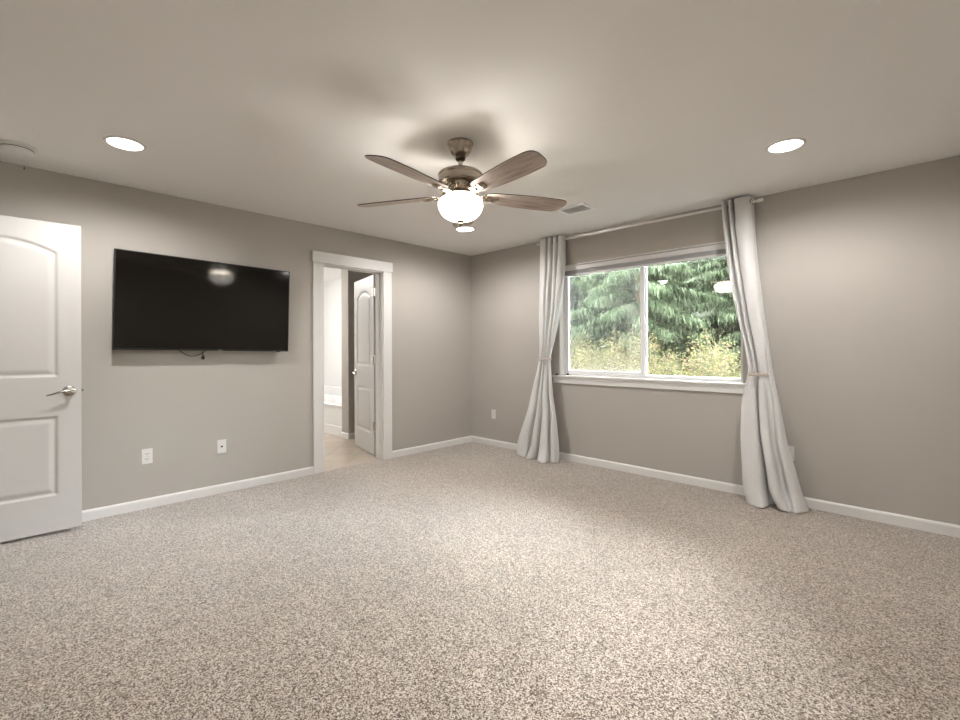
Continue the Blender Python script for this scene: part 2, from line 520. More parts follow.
bm = bmesh.new(); box(bm, PX0, PX1, PY, BY1, -.001, H)
struct('wall_bathroom_partition', bm, 'wall', 'tan wall end between the bathtub and the nook behind the bathroom door', 'wall')
bm = bmesh.new()
prism(bm, BP, PX0, PX1 + .014, lambda t, a, b: (t, PY - a, b))
prism(bm, BP, PY, BY1, lambda t, a, b: (PX1 + a, t, b))
struct('baseboard_bathroom', bm, 'trim', 'white baseboard wrapping the tan bathroom wall end', 'baseboard')
# tub
tb = empty('bathtub', ((BX0 + PX0) / 2, (PY + BY1) / 2, 0))
tag(tb, 'white alcove bathtub seen through the bathroom doorway', 'bathtub')
L2, W2 = (PX0 - BX0) / 2 - .003, (BY1 - PY) / 2 - .003
bm = bmesh.new()
N = 44
nx, ny = 60, 30
g = []
for j in range(ny + 1):
    row = []
    for i in range(nx + 1):
        u, v = -1 + 2 * i / nx, -1 + 2 * j / ny
        x, y = u * L2, v * W2
        q = (abs(x) / (L2 - .10)) ** 3.2 + (abs(y) / (W2 - .09)) ** 3.2
        z = .435
        if q < 1: z = .435 - .34 * min(1, (1 - q) * 3.0) ** .6
        if i in (0, nx) or j in (0, ny): z = .425
        row.append(bm.verts.new((x, y, z)))
    g.append(row)
for j in range(ny):
    for i in range(nx): bm.faces.new((g[j][i], g[j][i + 1], g[j + 1][i + 1], g[j + 1][i]))
build('basin', bm, 'tub', tb, True)
bm = bmesh.new()
box(bm, -L2, L2, -W2 + .012, -W2 + .03, .0, .425, .003)
box(bm, -L2, L2, -W2, -W2 + .016, .40, .43, .005)
box(bm, -L2, L2, -W2 + .004, -W2 + .016, .0, .13, .003)
build('apron', bm, 'tub', tb)
bm = bmesh.new(); box(bm, BX0, PX0, BY1 - .05, BY1, .437, .565, .004)
struct('trim_2', bm, 'surround', 'white ledge along the wall behind the bathtub', 'ledge')
# ceiling lamp added out of view to brighten the bathroom
bl = empty('bath_fill_light', (-2.45, -1.75, H)); tag(bl, 'round white ceiling light added out of view to brighten the bathroom', 'ceiling light')
bm = bmesh.new(); lathe(bm, [(.15, 0), (.15, -.02), (.14, -.03)], 40); build('mounting_ring', bm, 'trim', bl)
bm = bmesh.new(); lathe(bm, [(.135, -.028), (.13, -.05), (.10, -.075), (.05, -.088), (.004, -.092)], 40); build('diffuser', bm, 'bath_fill', bl, True)

# ---------------------------------------------------------------- window
win = empty('window_1', ((WX0 + WX1) / 2, .07, WZ0)); tag(win, 'white vinyl two pane sliding window behind the curtains', 'window', kind='structure')
def inwin(o): 
    o.parent = win; o.matrix_parent_inverse = Matrix.Translation(win.location).inverted(); return o
# painted return liner round the recess
lt = .012
bm = bmesh.new()
box(bm, WX0, WX0 + lt, -.003, .075, WZ0 + .02, WZ1); box(bm, WX1 - lt, WX1, -.003, .075, WZ0 + .02, WZ1)
box(bm, WX0 + lt, WX1 - lt, -.003, .075, WZ1 - lt, WZ1)
inwin(build('jamb_liner', bm, 'trim'))
x0, x1, z0, z1 = WX0 + .001, WX1 - .001, .925, WZ1 - .001
def ring(bm, x0, x1, z0, z1, y0, y1, l, r, b, t, bev=.002):
    box(bm, x0, x0 + l, y0, y1, z0, z1, bev); box(bm, x1 - r, x1, y0, y1, z0, z1, bev)
    box(bm, x0 + l - .001, x1 - r + .001, y0, y1, z0, z0 + b, bev); box(bm, x0 + l - .001, x1 - r + .001, y0, y1, z1 - t, z1, bev)
bm = bmesh.new(); ring(bm, x0, x1, z0, z1, .07, .138, .034, .034, .030, .034)
inwin(build('window_frame', bm, 'vinyl'))
MX = 2.292
bm = bmesh.new(); ring(bm, x0 + .030, MX + .030, z0 + .022, z1 - .030, .080, .106, .030, .042, .032, .034)
box(bm, MX - .006, MX + .001, .072, .080, 1.36, 1.50, .002)
inwin(build('sliding_sash', bm, 'vinyl'))
bm = bmesh.new(); ring(bm, MX - .006, x1 - .030, z0 + .022, z1 - .030, .108, .130, .044, .012, .012, .034)
inwin(build('fixed_sash', bm, 'vinyl'))
bm = bmesh.new(); box(bm, x0 + .055, MX - .008, .092, .095, z0 + .05, z1 - .06)
inwin(build('glass_pane', bm, 'glass'))
bm = bmesh.new(); box(bm, MX + .034, x1 - .038, .118, .121, z0 + .03, z1 - .06)
inwin(build('glass_pane', bm, 'glass'))
bm = bmesh.new()
v = [bm.verts.new(p) for p in ((x0 + .036, .133, z0 + .03), (MX + .01, .133, z0 + .03), (MX + .01, .133, z1 - .03), (x0 + .036, .133, z1 - .03))]
bm.faces.new(v)
o = inwin(build('insect_screen', bm, 'mesh')); o['label'] = 'grey insect mesh outside the left pane'
# stool and apron
SX0, SX1 = 1.300, 3.232
bm = bmesh.new()
box(bm, SX0, SX1, -.034, .0, .905, .925, .004); box(bm, WX0 + .0005, WX1 - .0005, -.002, .078, .905, .925)
inwin(build('window_stool', bm, 'trim'))
bm = bmesh.new()
box(bm, SX0 + .014, SX1 - .014, -.016, 0, .838, .905, .002); box(bm, SX0 + .014, SX1 - .014, -.022, 0, .880, .905, .004)
inwin(build('window_apron', bm, 'trim'))

# raised pleated shade
bl = empty('window_blind', ((WX0 + WX1) / 2, .04, 2.112)); tag(bl, 'pale grey pleated blind raised to the top of the window', 'window blind')
hw = (WX1 - WX0) / 2 - lt - .006
bm = bmesh.new(); box(bm, -hw, hw, -.026, .026, -.048, -.003, .003); build('headrail', bm, 'vinyl', bl)
bm = bmesh.new()
for k in range(8): box(bm, -hw + .004, hw - .004, -.022 + .002 * (k % 2), .022, -.086 + k * .0045, -.082 + k * .0045, .001)
build('pleats', bm, 'blind', bl)
bm = bmesh.new(); box(bm, -hw, hw, -.023, .023, -.106, -.0868, .003); build('bottom_rail', bm, 'vinyl', bl)

# two small black clips on the stool
for k, (x, y) in enumerate(((1.352, -.004), (1.452, .052))):
    bm = bmesh.new(); box(bm, -.019, .019, -.009, .009, 0, .011, .003); box(bm, -.007, .007, -.006, .006, .010, .019, .003)
    o = build('blind_clip', bm, 'clip'); o.location = (x, y, .925)
    tag(o, ['small black clip at the far left end of the window sill', 'small black clip on the sill against the left window frame'][k], 'clip', 'black clips on the sill')

# ---------------------------------------------------------------- curtain rod
RY, RZ = -.10, 2.382
rod = empty('curtain_rod', (2.28, RY, RZ)); tag(rod, 'long cream curtain rod above the window close to the ceiling', 'curtain rod')
bm = bmesh.new(); tube(bm, [(-1.08, 0, 0), (1.055, 0, 0)], .0105, 16); build('pole', bm, 'rodw', rod, True)
for s, e in ((-1, -1.08), (1, 1.055)):
    bm = bmesh.new()
    lathe(bm, [(.0115, 0), (.0155, s * .002), (.0155, s * .010), (.012, s * .013), (.012, s * .024), (.016, s * .027), (.016, s * .034), (.010, s * .037)], 20, (e, 0, 0), 'X')
    sharp(build('finial', bm, 'rodw', rod), 30)
for x in (-.98, .98):
    bm = bmesh.new()
    tube(bm, [(x, .004, -.004), (x, .05, -.012), (x, .095, -.016)], .006, 10)
    box(bm, x - .012, x + .012, .094, .0995, -.050, .018, .002)
    lathe(bm, [(.0145, x - .006), (.0145, x + .006)], 20, (0, 0, 0), 'X')
    build('bracket', bm, 'rodw', rod)

# ---------------------------------------------------------------- curtains
def crom(pts, ts):
    P = np.array(pts, float); n = len(P)
    out = []
    for t in ts:
        s = t * (n - 1); i = min(int(s), n - 2); f = s - i
        p0, p1, p2, p3 = P[max(i - 1, 0)], P[i], P[i + 1], P[min(i + 2, n - 1)]
        out.append(.5 * ((2 * p1) + (-p0 + p2) * f + (2 * p0 - 5 * p1 + 4 * p2 - p3) * f * f + (-p0 + 3 * p1 - 3 * p2 + p3) * f ** 3))
    return np.array(out)

def smoothtab(zs, zt, vt):
    """monotone-ish smooth interpolation of a table (descending z)"""
    zt = np.array(zt)[::-1]; vt = np.array(vt)[::-1]
    raw = lambda z: np.interp(z, zt, vt)
    return sum(raw(zs + d) * k for d, k in ((-.05, .2), (-.025, .2), (0, .2), (.025, .2), (.05, .2)))

def curtain(label, rows, top, bot, grom, ztie, seed):
    rnd = random.Random(seed)
    zs = np.concatenate([np.linspace(2.428, 2.30, 8), np.linspace(2.28, .12, 90), np.linspace(.10, .008, 12)])
    zt = [r[0] for r in rows]
    XL = smoothtab(zs, zt, [r[1] for r in rows]); XR = smoothtab(zs, zt, [r[2] for r in rows])
    YC = smoothtab(zs, zt, [r[3] for r in rows]); A = smoothtab(zs, zt, [r[4] for r in rows]); K = smoothtab(zs, zt, [r[5] for r in rows])
    NU = 190
    us = np.linspace(0, 1, NU)
    ct, cb = crom(top, us), crom(bot, us)
    bm = bmesh.new(); G = []
    ph = [rnd.uniform(0, 6) for _ in range(4)]
    for j, z in enumerate(zs):
        row = []
        c = ct * (1 - K[j]) + cb * K[j]
        near = math.exp(-((z - ztie) / .10) ** 2)
        for i, u in enumerate(us):
            fx, fy = c[i]
            x = XL[j] + (XR[j] - XL[j]) * min(max(fx, -.02), 1.02)
            y = YC[j] + A[j] * fy
            if z < 2.25:
                y += .0035 * math.sin(z * 5 + u * 17 + ph[0]) + .003 * math.sin(z * 9 - u * 31 + ph[1])
                x += .003 * math.sin(z * 4 + u * 11 + ph[2])
            y += near * .006 * math.sin(u * 75)
            zz = z
            if z < .14: # hem rests on the carpet, pushed outwards into soft toes
                k = (.14 - z) / .14
                y -= .085 * k ** 1.5 * (.5 + .5 * math.sin(u * 13 + ph[3])) ** 1.5
                x += .016 * k * math.sin(u * 9 + ph[2])
                zz = z + .004 * math.sin(u * 21 + 1) * k
            row.append(bm.verts.new((x, min(y, -.019), max(zz, .005))))
        G.append(row)
    for j in range(len(zs) - 1):
        for i in range(NU - 1): bm.faces.new((G[j][i], G[j + 1][i], G[j + 1][i + 1], G[j][i + 1]))
    bmesh.ops.recalc_face_normals(bm, faces=bm.faces[:])
    xm = float((XL[0] + XR[0]) / 2)
    root = empty('curtain', (xm, YC[0], 0)); tag(root, label, 'curtain', 'white curtains at the window')
    bmesh.ops.translate(bm, vec=(-xm, -YC[0], 0), verts=bm.verts[:])
    p = build('curtain_panel', bm, 'curtain', root, True)
    sd = p.modifiers.new('cloth', 'SOLIDIFY'); sd.thickness = .0022; sd.offset = 0
    for fx, ryaw in grom:
        bm = bmesh.new()
        pts = [(math.cos(a) * 0, math.cos(a) * .021, math.sin(a) * .021) for a in np.linspace(0, 2 * math.pi, 28, endpoint=False)]
        tube(bm, pts, .0048, 8, True)
        x = float(XL[0] + (XR[0] - XL[0]) * fx) - xm
        g = build('grommet', bm, 'nickel', root, True)
        g.location = (x, RY - YC[0], RZ); g.rotation_euler = (0, 0, math.radians(ryaw))
    # beaded tieback round the gathered cloth
    j = int(np.argmin(abs(zs - ztie)))
    a, b = (XR[j] - XL[j]) / 2, A[j] * 1.0 + .016
    cx, cy = (XR[j] + XL[j]) / 2, YC[j]
    return root, (float(cx - xm), float(cy - YC[0]), float(a), float(b))

def tieback(root, cx, cy, a, b, z, tilt, bow):
    bm = bmesh.new()
    n = 46
    for k in range(n):
        t = 2 * math.pi * k / n
        p = (cx + math.cos(t) * a, cy + math.sin(t) * b, z + tilt * math.cos(t))
        sphere(bm, p, .0072, 8, 6)
        sphere(bm, (p[0], p[1], p[2] - .011), .0045, 6, 5)
    if bow:
        yb = cy - b - .008
        for s in (-1, 1):
            tube(bm, [(cx, yb, z), (cx + s * .016, yb - .004, z + .014), (cx + s * .026, yb - .002, z + .004), (cx + s * .015, yb, z - .006), (cx, yb, z)], .0042, 8)
            tube(bm, [(cx, yb, z), (cx + s * .010, yb - .002, z - .018), (cx + s * .016, yb, z - .032)], .0038, 8)
        sphere(bm, (cx, yb - .005, z), .009, 10, 8)
    o = build('tieback', bm, 'bead', root, True); o['label'] = 'beaded rose coloured tieback'

# rows: z, left x, right x, centre y, fold depth, blend to floor profile
ROWS_R = [(2.43, 3.073, 3.297, RY, .040, 0), (2.174, 3.091, 3.307, RY, .038, 0), (1.944, 3.117, 3.320, -.102, .036, 0), (1.682, 3.154, 3.347, -.105, .034, .05),
          (1.423, 3.198, 3.381, -.110, .032, .1), (1.199, 3.247, 3.414, -.118, .030, .2), (1.026, 3.275, 3.436, -.125, .026, .4), (.900, 3.243, 3.462, -.130, .030, .7),
          (.751, 3.224, 3.490, -.135, .038, .9), (.493, 3.228, 3.525, -.145, .050, 1), (.307, 3.240, 3.575, -.150, .066, 1), (.108, 3.247, 3.625, -.160, .074, 1), (0, 3.275, 3.690, -.155, .070, 1)]
TOP_R = [(0, .4), (.03, -1), (.12, -.6), (.14, 1), (.24, .9), (.25, -.9), (.34, -1), (.36, .9), (.42, .9), (.43, -.5), (.55, -.95), (.72, -1.05), (.86, -.9), (.95, -.4), (.97, .5), (1, 1)]
BOT_R = [(0, .8), (-.01, -.2), (.05, -.9), (.22, -1.1), (.36, -.9), (.40, .2), (.38, .9), (.46, 1), (.47, -.2), (.55, -1.2), (.68, -1.1), (.70, 0), (.76, .3), (.84, -.4), (.93, -.2), (1, .6)]
ROWS_L = [(2.43, 1.226, 1.522, RY, .040, 0), (2.076, 1.218, 1.508, RY, .038, 0), (1.750, 1.209, 1.475, -.104, .036, .05), (1.367, 1.208, 1.409, -.112, .032, .2),
          (1.103, 1.212, 1.342, -.120, .026, .4), (.926, 1.165, 1.362, -.128, .030, .7), (.715, 1.110, 1.385, -.135, .040, .9), (.526, 1.058, 1.430, -.142, .052, 1),
          (.288, .965, 1.465, -.155, .062, 1), (.100, .905, 1.495, -.165, .070, 1), (0, .895, 1.495, -.170, .070, 1)]
TOP_L = [(0, .3), (.02, -1), (.14, -.9), (.24, -.8), (.25, 1), (.33, 1), (.34, -.7), (.46, -1), (.50, .9), (.58, 1), (.59, -.8), (.70, -.9), (.73, .8), (.79, .9), (.80, -.8), (.93, -1), (1, -.2), (.99, .9)]
BOT_L = [(0, .5), (.02, -.3), (.12, -.7), (.26, -.3), (.30, .9), (.36, .9), (.36, -.2), (.44, -1), (.52, -.7), (.54, .7), (.58, .8), (.58, -.4), (.66, -1.1), (.78, -.9), (.80, .6), (.84, .8), (.86, -.4), (.95, -.8), (1, 0)]
rt, tr = curtain('white grommet curtain right of the window, tied and spilling onto the carpet', ROWS_R, TOP_R, BOT_R, [(.085, 20), (.245, -15), (.40, 20), (.955, -10)], 1.02, 3)
tieback(rt, tr[0] - .012, tr[1], tr[2] * .80, tr[3], 1.012, .004, True)
lf, tl = curtain('white grommet curtain left of the window, tied and pooling on the carpet', ROWS_L, TOP_L, BOT_L, [(.20, 10), (.33, -15), (.50, 15), (.60, -15), (.74, 10), (.97, 0)], 1.11, 8)
tieback(lf, tl[0], tl[1], tl[2], tl[3], 1.105, .004, False)

# ---------------------------------------------------------------- television
tv = empty('television', (.0, -3.079, 1.575)); tag(tv, 'large black flat screen television mounted on the left wall', 'television')
tv.rotation_euler = (math.radians(-.85), math.radians(1.0), 0)
TW, TH = 1.272, .735
bm = bmesh.new()
box(bm, .060, .090, -TW / 2, TW / 2, -TH / 2, TH / 2, .004); build('bezel', bm, 'bezel', tv)
bm = bmesh.new(); box(bm, .0895, .0912, -TW / 2 + .008, TW / 2 - .008, -TH / 2 + .014, TH / 2 - .008, .0005); o = build('screen', bm, 'screen', tv); o['label'] = 'dark glossy reflecting screen'
bm = bmesh.new(); box(bm, .035, .061, -.48, .48, -.30, .22, .01); build('back_cover', bm, 'bezel', tv)
bm = bmesh.new(); box(bm, .002, .010, -.25, .25, -.10, .12, .001); box(bm, .008, .037, -.20, -.17, -.16, .16, .001); box(bm, .008, .037, .17, .20, -.16, .16, .001); build('wall_bracket', bm, 'bezel', tv)
bm = bmesh.new()
box(bm, .0905, .0925, .052, .060, -TH / 2 + .003, -TH / 2 + .010); box(bm, .0905, .0925, .064, .071, -TH / 2 + .003, -TH / 2 + .010); box(bm, .0905, .0925, .075, .084, -TH / 2 + .003, -TH / 2 + .010)
build('logo', bm, 'logo', tv)
bm = bmesh.new(); box(bm, .070, .088, .53, .56, -TH / 2 - .006, -TH / 2 + .001, .002); build('sensor', bm, 'bezel', tv)
bm = bmesh.new()
pts = []
for k in range(25):
    t = k / 24
    pts.append((.045, -.235 + .235 * t, -TH / 2 + .03 - .075 * math.sin(math.pi * min(1, t * 1.02)) ** .8))
tube(bm, pts, .0032, 8)
tube(bm, [(.045, -.055, -TH / 2 + .01), (.046, -.050, -TH / 2 - .02), (.046, -.046, -TH / 2 - .048)], .003, 8)
c = build('power_cord', bm, 'clip', tv, True)
bm = bmesh.new(); box(bm, .037, .055, -.058, -.034, -TH / 2 - .072, -TH / 2 - .046, .004); tube(bm, [(.046, -.046, -TH / 2 - .05), (.046, -.046, -TH / 2 - .034)], .006, 8)
build('plug', bm, 'clip', c)

# ---------------------------------------------------------------- outlets
def outlet(loc, rz, kind, label):
    r = empty('wall_outlet' if kind == 'duplex' else 'cable_outlet', loc, rz)
    tag(r, label, 'outlet', 'wall plates')
    bm = bmesh.new(); box(bm, -.035, .035, -.006, 0, -.0575, .0575, .003); build('cover_plate', bm, 'plate', r)
    if kind == 'duplex':
        for s in (-1, 1):
            bm = bmesh.new(); box(bm, -.017, .017, -.0075, -.005, s * .0195 - .0135, s * .0195 + .0135, .004)
            k = build('receptacle', bm, 'plate', r)
            bm = bmesh.new()
            box(bm, -.0075, -.0052, -.0079, -.006, s * .0195 - .002, s * .0195 + .007); box(bm, .0052, .0075, -.0079, -.006, s * .0195 - .002, s * .0195 + .007)
            lathe(bm, [(.0028, -.006), (.0028, -.0079)], 12, (0, 0, s * .0195 - .0075), 'Y')
            build('slots', bm, 'slot', k)
        bm = bmesh.new(); lathe(bm, [(.003, -.006), (.003, -.0072)], 12, (0, 0, 0), 'Y'); build('screw', bm, 'chrome', r)
    else:
        bm = bmesh.new(); lathe(bm, [(.008, -.005), (.008, -.009), (.0048, -.009), (.0048, -.016)], 16, (0, 0, 0), 'Y'); build('coax_jack', bm, 'slot', r)
        for s in (-1, 1):
            bm = bmesh.new(); lathe(bm, [(.0025, -.005), (.0025, -.0068)], 10, (0, 0, s * .040), 'Y'); build('screw', bm, 'chrome', r)
    return r
outlet((0, -3.504, .399), math.pi / 2, 'duplex', 'white duplex power outlet below the left half of the television')
outlet((0, -2.984, .394), math.pi / 2, 'coax', 'white cable outlet with one dark jack below the television')
outlet((.397, 0, .397), 0, 'duplex', 'white power outlet between the room corner and the left curtain')
outlet((3.519, 0, .397), 0, 'duplex', 'white power outlet peeping out behind the right curtain')

# small dark screw hook high on the wall
bm = bmesh.new()
tube(bm, [(0, 0, 0), (.012, 0, 0), (.018, 0, -.004), (.019, 0, -.010), (.015, 0, -.013)], .0035, 8)
o = build('wall_hook', bm, 'slot'); o.location = (0, -4.168, 2.425); tag(o, 'tiny dark hook high on the wall below the smoke detector', 'hook')

# ---------------------------------------------------------------- ceiling fixtures
dl = empty('recessed_light', (.90, -3.756, H))
bm = bmesh.new(); lathe(bm, [(.102, 0), (.102, -.003), (.094, -.007), (.087, -.007), (.085, -.003), (.085, 0)], 48, cap=False); build('trim_ring', bm, 'trim', dl, True)
bm = bmesh.new(); lathe(bm, [(.085, -.002), (.085, -.0045), (.07, -.0055), (.002, -.006)], 48); build('lens', bm, 'bulbglow', dl)
SP = bpy.data.lights.new('downlight_beam', 'SPOT'); SP.energy = DOWN; SP.color = (1, .97, .945); SP.spot_size = math.radians(172); SP.spot_blend = .6; SP.shadow_soft_size = .05
so = bpy.data.objects.new('downlight_beam', SP); COL.objects.link(so); so.parent = dl; so.location = (0, 0, -.012)
spots = [(.885, -3.756, 'glowing round recessed light above the television'), (3.68, -.955, 'glowing round recessed light right of the ceiling fan, near the window wall'),
         (.925, -.995, 'glowing recessed light near the room corner, partly behind the fan bowl'), (3.68, -3.756, 'glowing recessed light above the viewpoint')]
for k, (x, y, lab) in enumerate(spots):
    o = dl if k == 0 else copy_tree(dl)
    o.location = (x, y, H); tag(o, lab, 'ceiling light', 'recessed ceiling lights')

sd = empty('smoke_detector', (.385, -4.205, H)); tag(sd, 'round white smoke detector on the ceiling at the far left', 'smoke detector')
bm = bmesh.new(); lathe(bm, [(.090, 0), (.090, -.010), (.083, -.014)], 40); sharp(build('base_plate', bm, 'plate', sd))
bm = bmesh.new(); lathe(bm, [(.074, -.013), (.076, -.022), (.075, -.036), (.065, -.046), (.02, -.049), (.003, -.049)], 40); sharp(build('cover', bm, 'plate', sd))
bm = bmesh.new(); lathe(bm, [(.070, -.0235), (.0764, -.0235), (.0764, -.0200), (.070, -.0200)], 40)
build('vent_gap', bm, 'slot', sd)

vt = empty('ceiling_vent', (2.088, -.768, H)); tag(vt, 'white rectangular air vent in the ceiling behind the fan', 'air vent')
bm = bmesh.new()
a, b = .142, .108
for args in ((-a, a, -b, -b + .030), (-a, a, b - .030, b), (-a, -a + .030, -b + .029, b - .029), (a - .030, a, -b + .029, b - .029)):
    box(bm, args[0], args[1], args[2], args[3], -.008, 0, .002)
build('frame', bm, 'vent', vt)
bm = bmesh.new(); box(bm, -a + .03, a - .03, -b + .03, b - .03, -.0012, -.0004); build('backing', bm, 'blind', vt)
bm = bmesh.new()
for k in range(9):
    y = -b + .040 + k * .0165
    box(bm, -a + .030, a - .030, y - .0065, y + .0065, -.0065, -.0050, rot=Matrix.Rotation(math.radians(22), 3, 'X'))
build('louvres', bm, 'vent', vt)

# ---------------------------------------------------------------- ceiling fan
FX, FY = 2.307, -2.364
fan = empty('ceiling_fan', (FX, FY, H)); tag(fan, 'five blade ceiling fan with brushed nickel body and lit frosted bowl', 'ceiling fan')
bm = bmesh.new(); lathe(bm, [(.070, 0), (.077, -.004), (.078, -.012), (.074, -.020), (.071, -.026), (.069, -.036), (.064, -.052), (.053, -.070), (.040, -.082), (.030, -.088)], 48)
sharp(build('canopy', bm, 'nickel', fan), 30)
bm = bmesh.new(); lathe(bm, [(.028, -.088), (.030, -.098), (.024, -.108), (.018, -.112)], 32); c = sharp(build('hanger_ball', bm, 'dark_nickel', fan), 40); c['label'] = 'dark bronze hanger ball'
bm = bmesh.new(); lathe(bm, [(.0125, -.10), (.0125, -.175)], 24); sharp(build('downrod', bm, 'nickel', fan), 30)
bm = bmesh.new(); lathe(bm, [(.022, -.158), (.026, -.172), (.100, -.177), (.124, -.183), (.133, -.192), (.133, -.199), (.130, -.204), (.130, -.236), (.133, -.242), (.127, -.250), (.090, -.256), (.082, -.258)], 56)
sharp(build('motor_housing', bm, 'nickel', fan), 25)
bm = bmesh.new(); lathe(bm, [(.080, -.256), (.080, -.262), (.072, -.282), (.062, -.298), (.054, -.304), (.060, -.309), (.098, -.314), (.104, -.320), (.098, -.327), (.050, -.330)], 48)
sharp(build('light_fitter', bm, 'nickel', fan), 30)
# frosted bowl, open at the top
prof = []
for k in range(15):
    t = k / 14
    a = t * math.pi / 2
    prof.append((.133 * math.cos(a) ** .80 if t < 1 else .006, -.368 - .098 * math.sin(a)))
prof = [(.106, -.333), (.122, -.341), (.131, -.354)] + prof
bm = bmesh.new(); lathe(bm, prof, 56, cap=False)
bw = build('glass_bowl', bm, 'bowl', fan, True); bw['label'] = 'glowing frosted glass bowl'
md = bw.modifiers.new('wall', 'SOLIDIFY'); md.thickness = .004; md.offset = -1
bm = bmesh.new(); lathe(bm, [(.006, -.458), (.024, -.462), (.021, -.470), (.011, -.476), (.013, -.484), (.009, -.492), (.002, -.495)], 24)
sharp(build('finial', bm, 'nickel', fan), 40)
bm = bmesh.new(); lathe(bm, [(.005, -.31), (.005, -.47)], 12); build('bowl_rod', bm, 'nickel', fan)
for k in range(3):
    a = math.radians(35 + 120 * k)
    ld = bpy.data.lights.new('fan_bulb', 'POINT'); ld.energy = BULB; ld.color = (1, .95, .89); ld.shadow_soft_size = .022
    lo = bpy.data.objects.new('fan_bulb', ld); COL.objects.link(lo); lo.parent = fan
    lo.location = (.070 * math.cos(a), .070 * math.sin(a), -.352)

# blades: x outwards
def blade_mesh():
    L0, L1 = .150, .688
    outl = []
    n = 40
    def half(t):      # half width along the blade
        return .052 + .024 * math.sin(min(1, t / .72) * math.pi / 2) - .004 * max(0, (t - .72) / .28)
    ts = [k / 30 * .86 for k in range(31)] + [.86 + .14 * math.sin(k / 14 * math.pi / 2) for k in range(1, 15)]
    up, dn = [], []
    for t in ts:
        h = half(t)
        e = min(1, t / .10); h *= math.sqrt(1 - (1 - e) ** 2) * .55 + .45 if e < 1 else 1
        f = max(0, (t - .86) / .14)
        h *= max(0, 1 - f ** 2.6) ** (1 / 3.2)
        x = L0 + (L1 - L0) * t
        up.append((x - .014 * f * h / .07, h)); dn.append((x + .010 * f * h / .07, -h))
    ol = up[:-1] + [(L1, 0)] + dn[:-1][::-1]
    bm = bmesh.new()
    th = .0055
    A = [bm.verts.new((x, y, 0)) for x, y in ol]; B = [bm.verts.new((x, y, -th)) for x, y in ol]
    m = len(ol)
    bm.faces.new(A); bm.faces.new(B[::-1])
    for i in range(m):
        f = bm.faces.new((A[i], A[(i + 1) % m], B[(i + 1) % m], B[i])); f.material_index = 1
    bmesh.ops.recalc_face_normals(bm, faces=bm.faces[:])
    return bm
PITCH = math.radians(-12)
b0 = build('fan_blade', blade_mesh(), ['wood', 'blade_edge'], fan)
bm = bmesh.new()
tube(bm, [(.062, 0, .058), (.085, 0, .040), (.105, 0, .010), (.130, 0, -.010), (.165, 0, -.014)], [.011, .011, .010, .010, .009], 12)
box(bm, .125, .190, -.030, .030, -.013, -.006, .003)
lathe(bm, [(.030, -.006), (.030, -.012), (.022, -.018), (.004, -.020)], 28, (.215, 0, 0), 'Z')
box(bm, .185, .240, -.020, .020, -.014, -.006, .004)
for yy in (-.018, .018): lathe(bm, [(.005, -.012), (.005, -.016)], 12, (.160, yy, 0), 'Z')
i0 = sharp(build('blade_iron', bm, 'nickel', b0), 35); i0['label'] = 'brushed nickel blade bracket'
for k in range(5):
    a = math.radians(-9 + 72 * k)
    o = b0 if k == 0 else copy_tree(b0)
    o.parent = fan
    o.location = (0, 0, -.309)
    o.rotation_euler = (Matrix.Rotation(a, 4, 'Z') @ Matrix.Rotation(PITCH, 4, 'X')).to_euler()

# ---------------------------------------------------------------- outside
rng = np.random.default_rng(5)
GZ = -.45
def ground(y): return GZ + 5.5 * max(0, (y - 7) / 11) ** 1.1
bm = bmesh.new()
nx, ny = 60, 40
g = [[bm.verts.new((-20 + 34 * i / nx, (.30 + 20 * j / ny), ground(.30 + 20 * j / ny) + .05 * math.sin(i * 1.3) * math.cos(j * .9) + .03 * math.sin(j * 2.1 + i))) for i in range(nx + 1)] for j in range(ny + 1)]
for j in range(ny):
    for i in range(nx): bm.faces.new((g[j][i], g[j][i + 1], g[j + 1][i + 1], g[j + 1][i]))
struct('floor', bm, 'earth', 'mossy ground outside the window', 'ground', True)

def strips(name, P, m, parent):
    """P: (n, k, 2, 3) ribbons of k cross-lines"""
    n, k = P.shape[:2]
    verts = P.reshape(-1, 3)
    base = (np.arange(n) * k * 2)[:, None] + (np.arange(k - 1) * 2)[None, :]
    F = np.stack([base, base + 1, base + 3, base + 2], -1).reshape(-1, 4)
    me = bpy.data.meshes.new(name)
    me.vertices.add(len(verts)); me.vertices.foreach_set('co', verts.astype(np.float32).ravel())
    me.loops.add(F.size); me.loops.foreach_set('vertex_index', F.astype(np.int32).ravel())
    me.polygons.add(len(F)); me.polygons.foreach_set('loop_start', (np.arange(len(F)) * 4).astype(np.int32))
    me.update(calc_edges=True)
    me.materials.append(M[m])
    o = bpy.data.objects.new(name, me); COL.objects.link(o); o.parent = parent
    return o

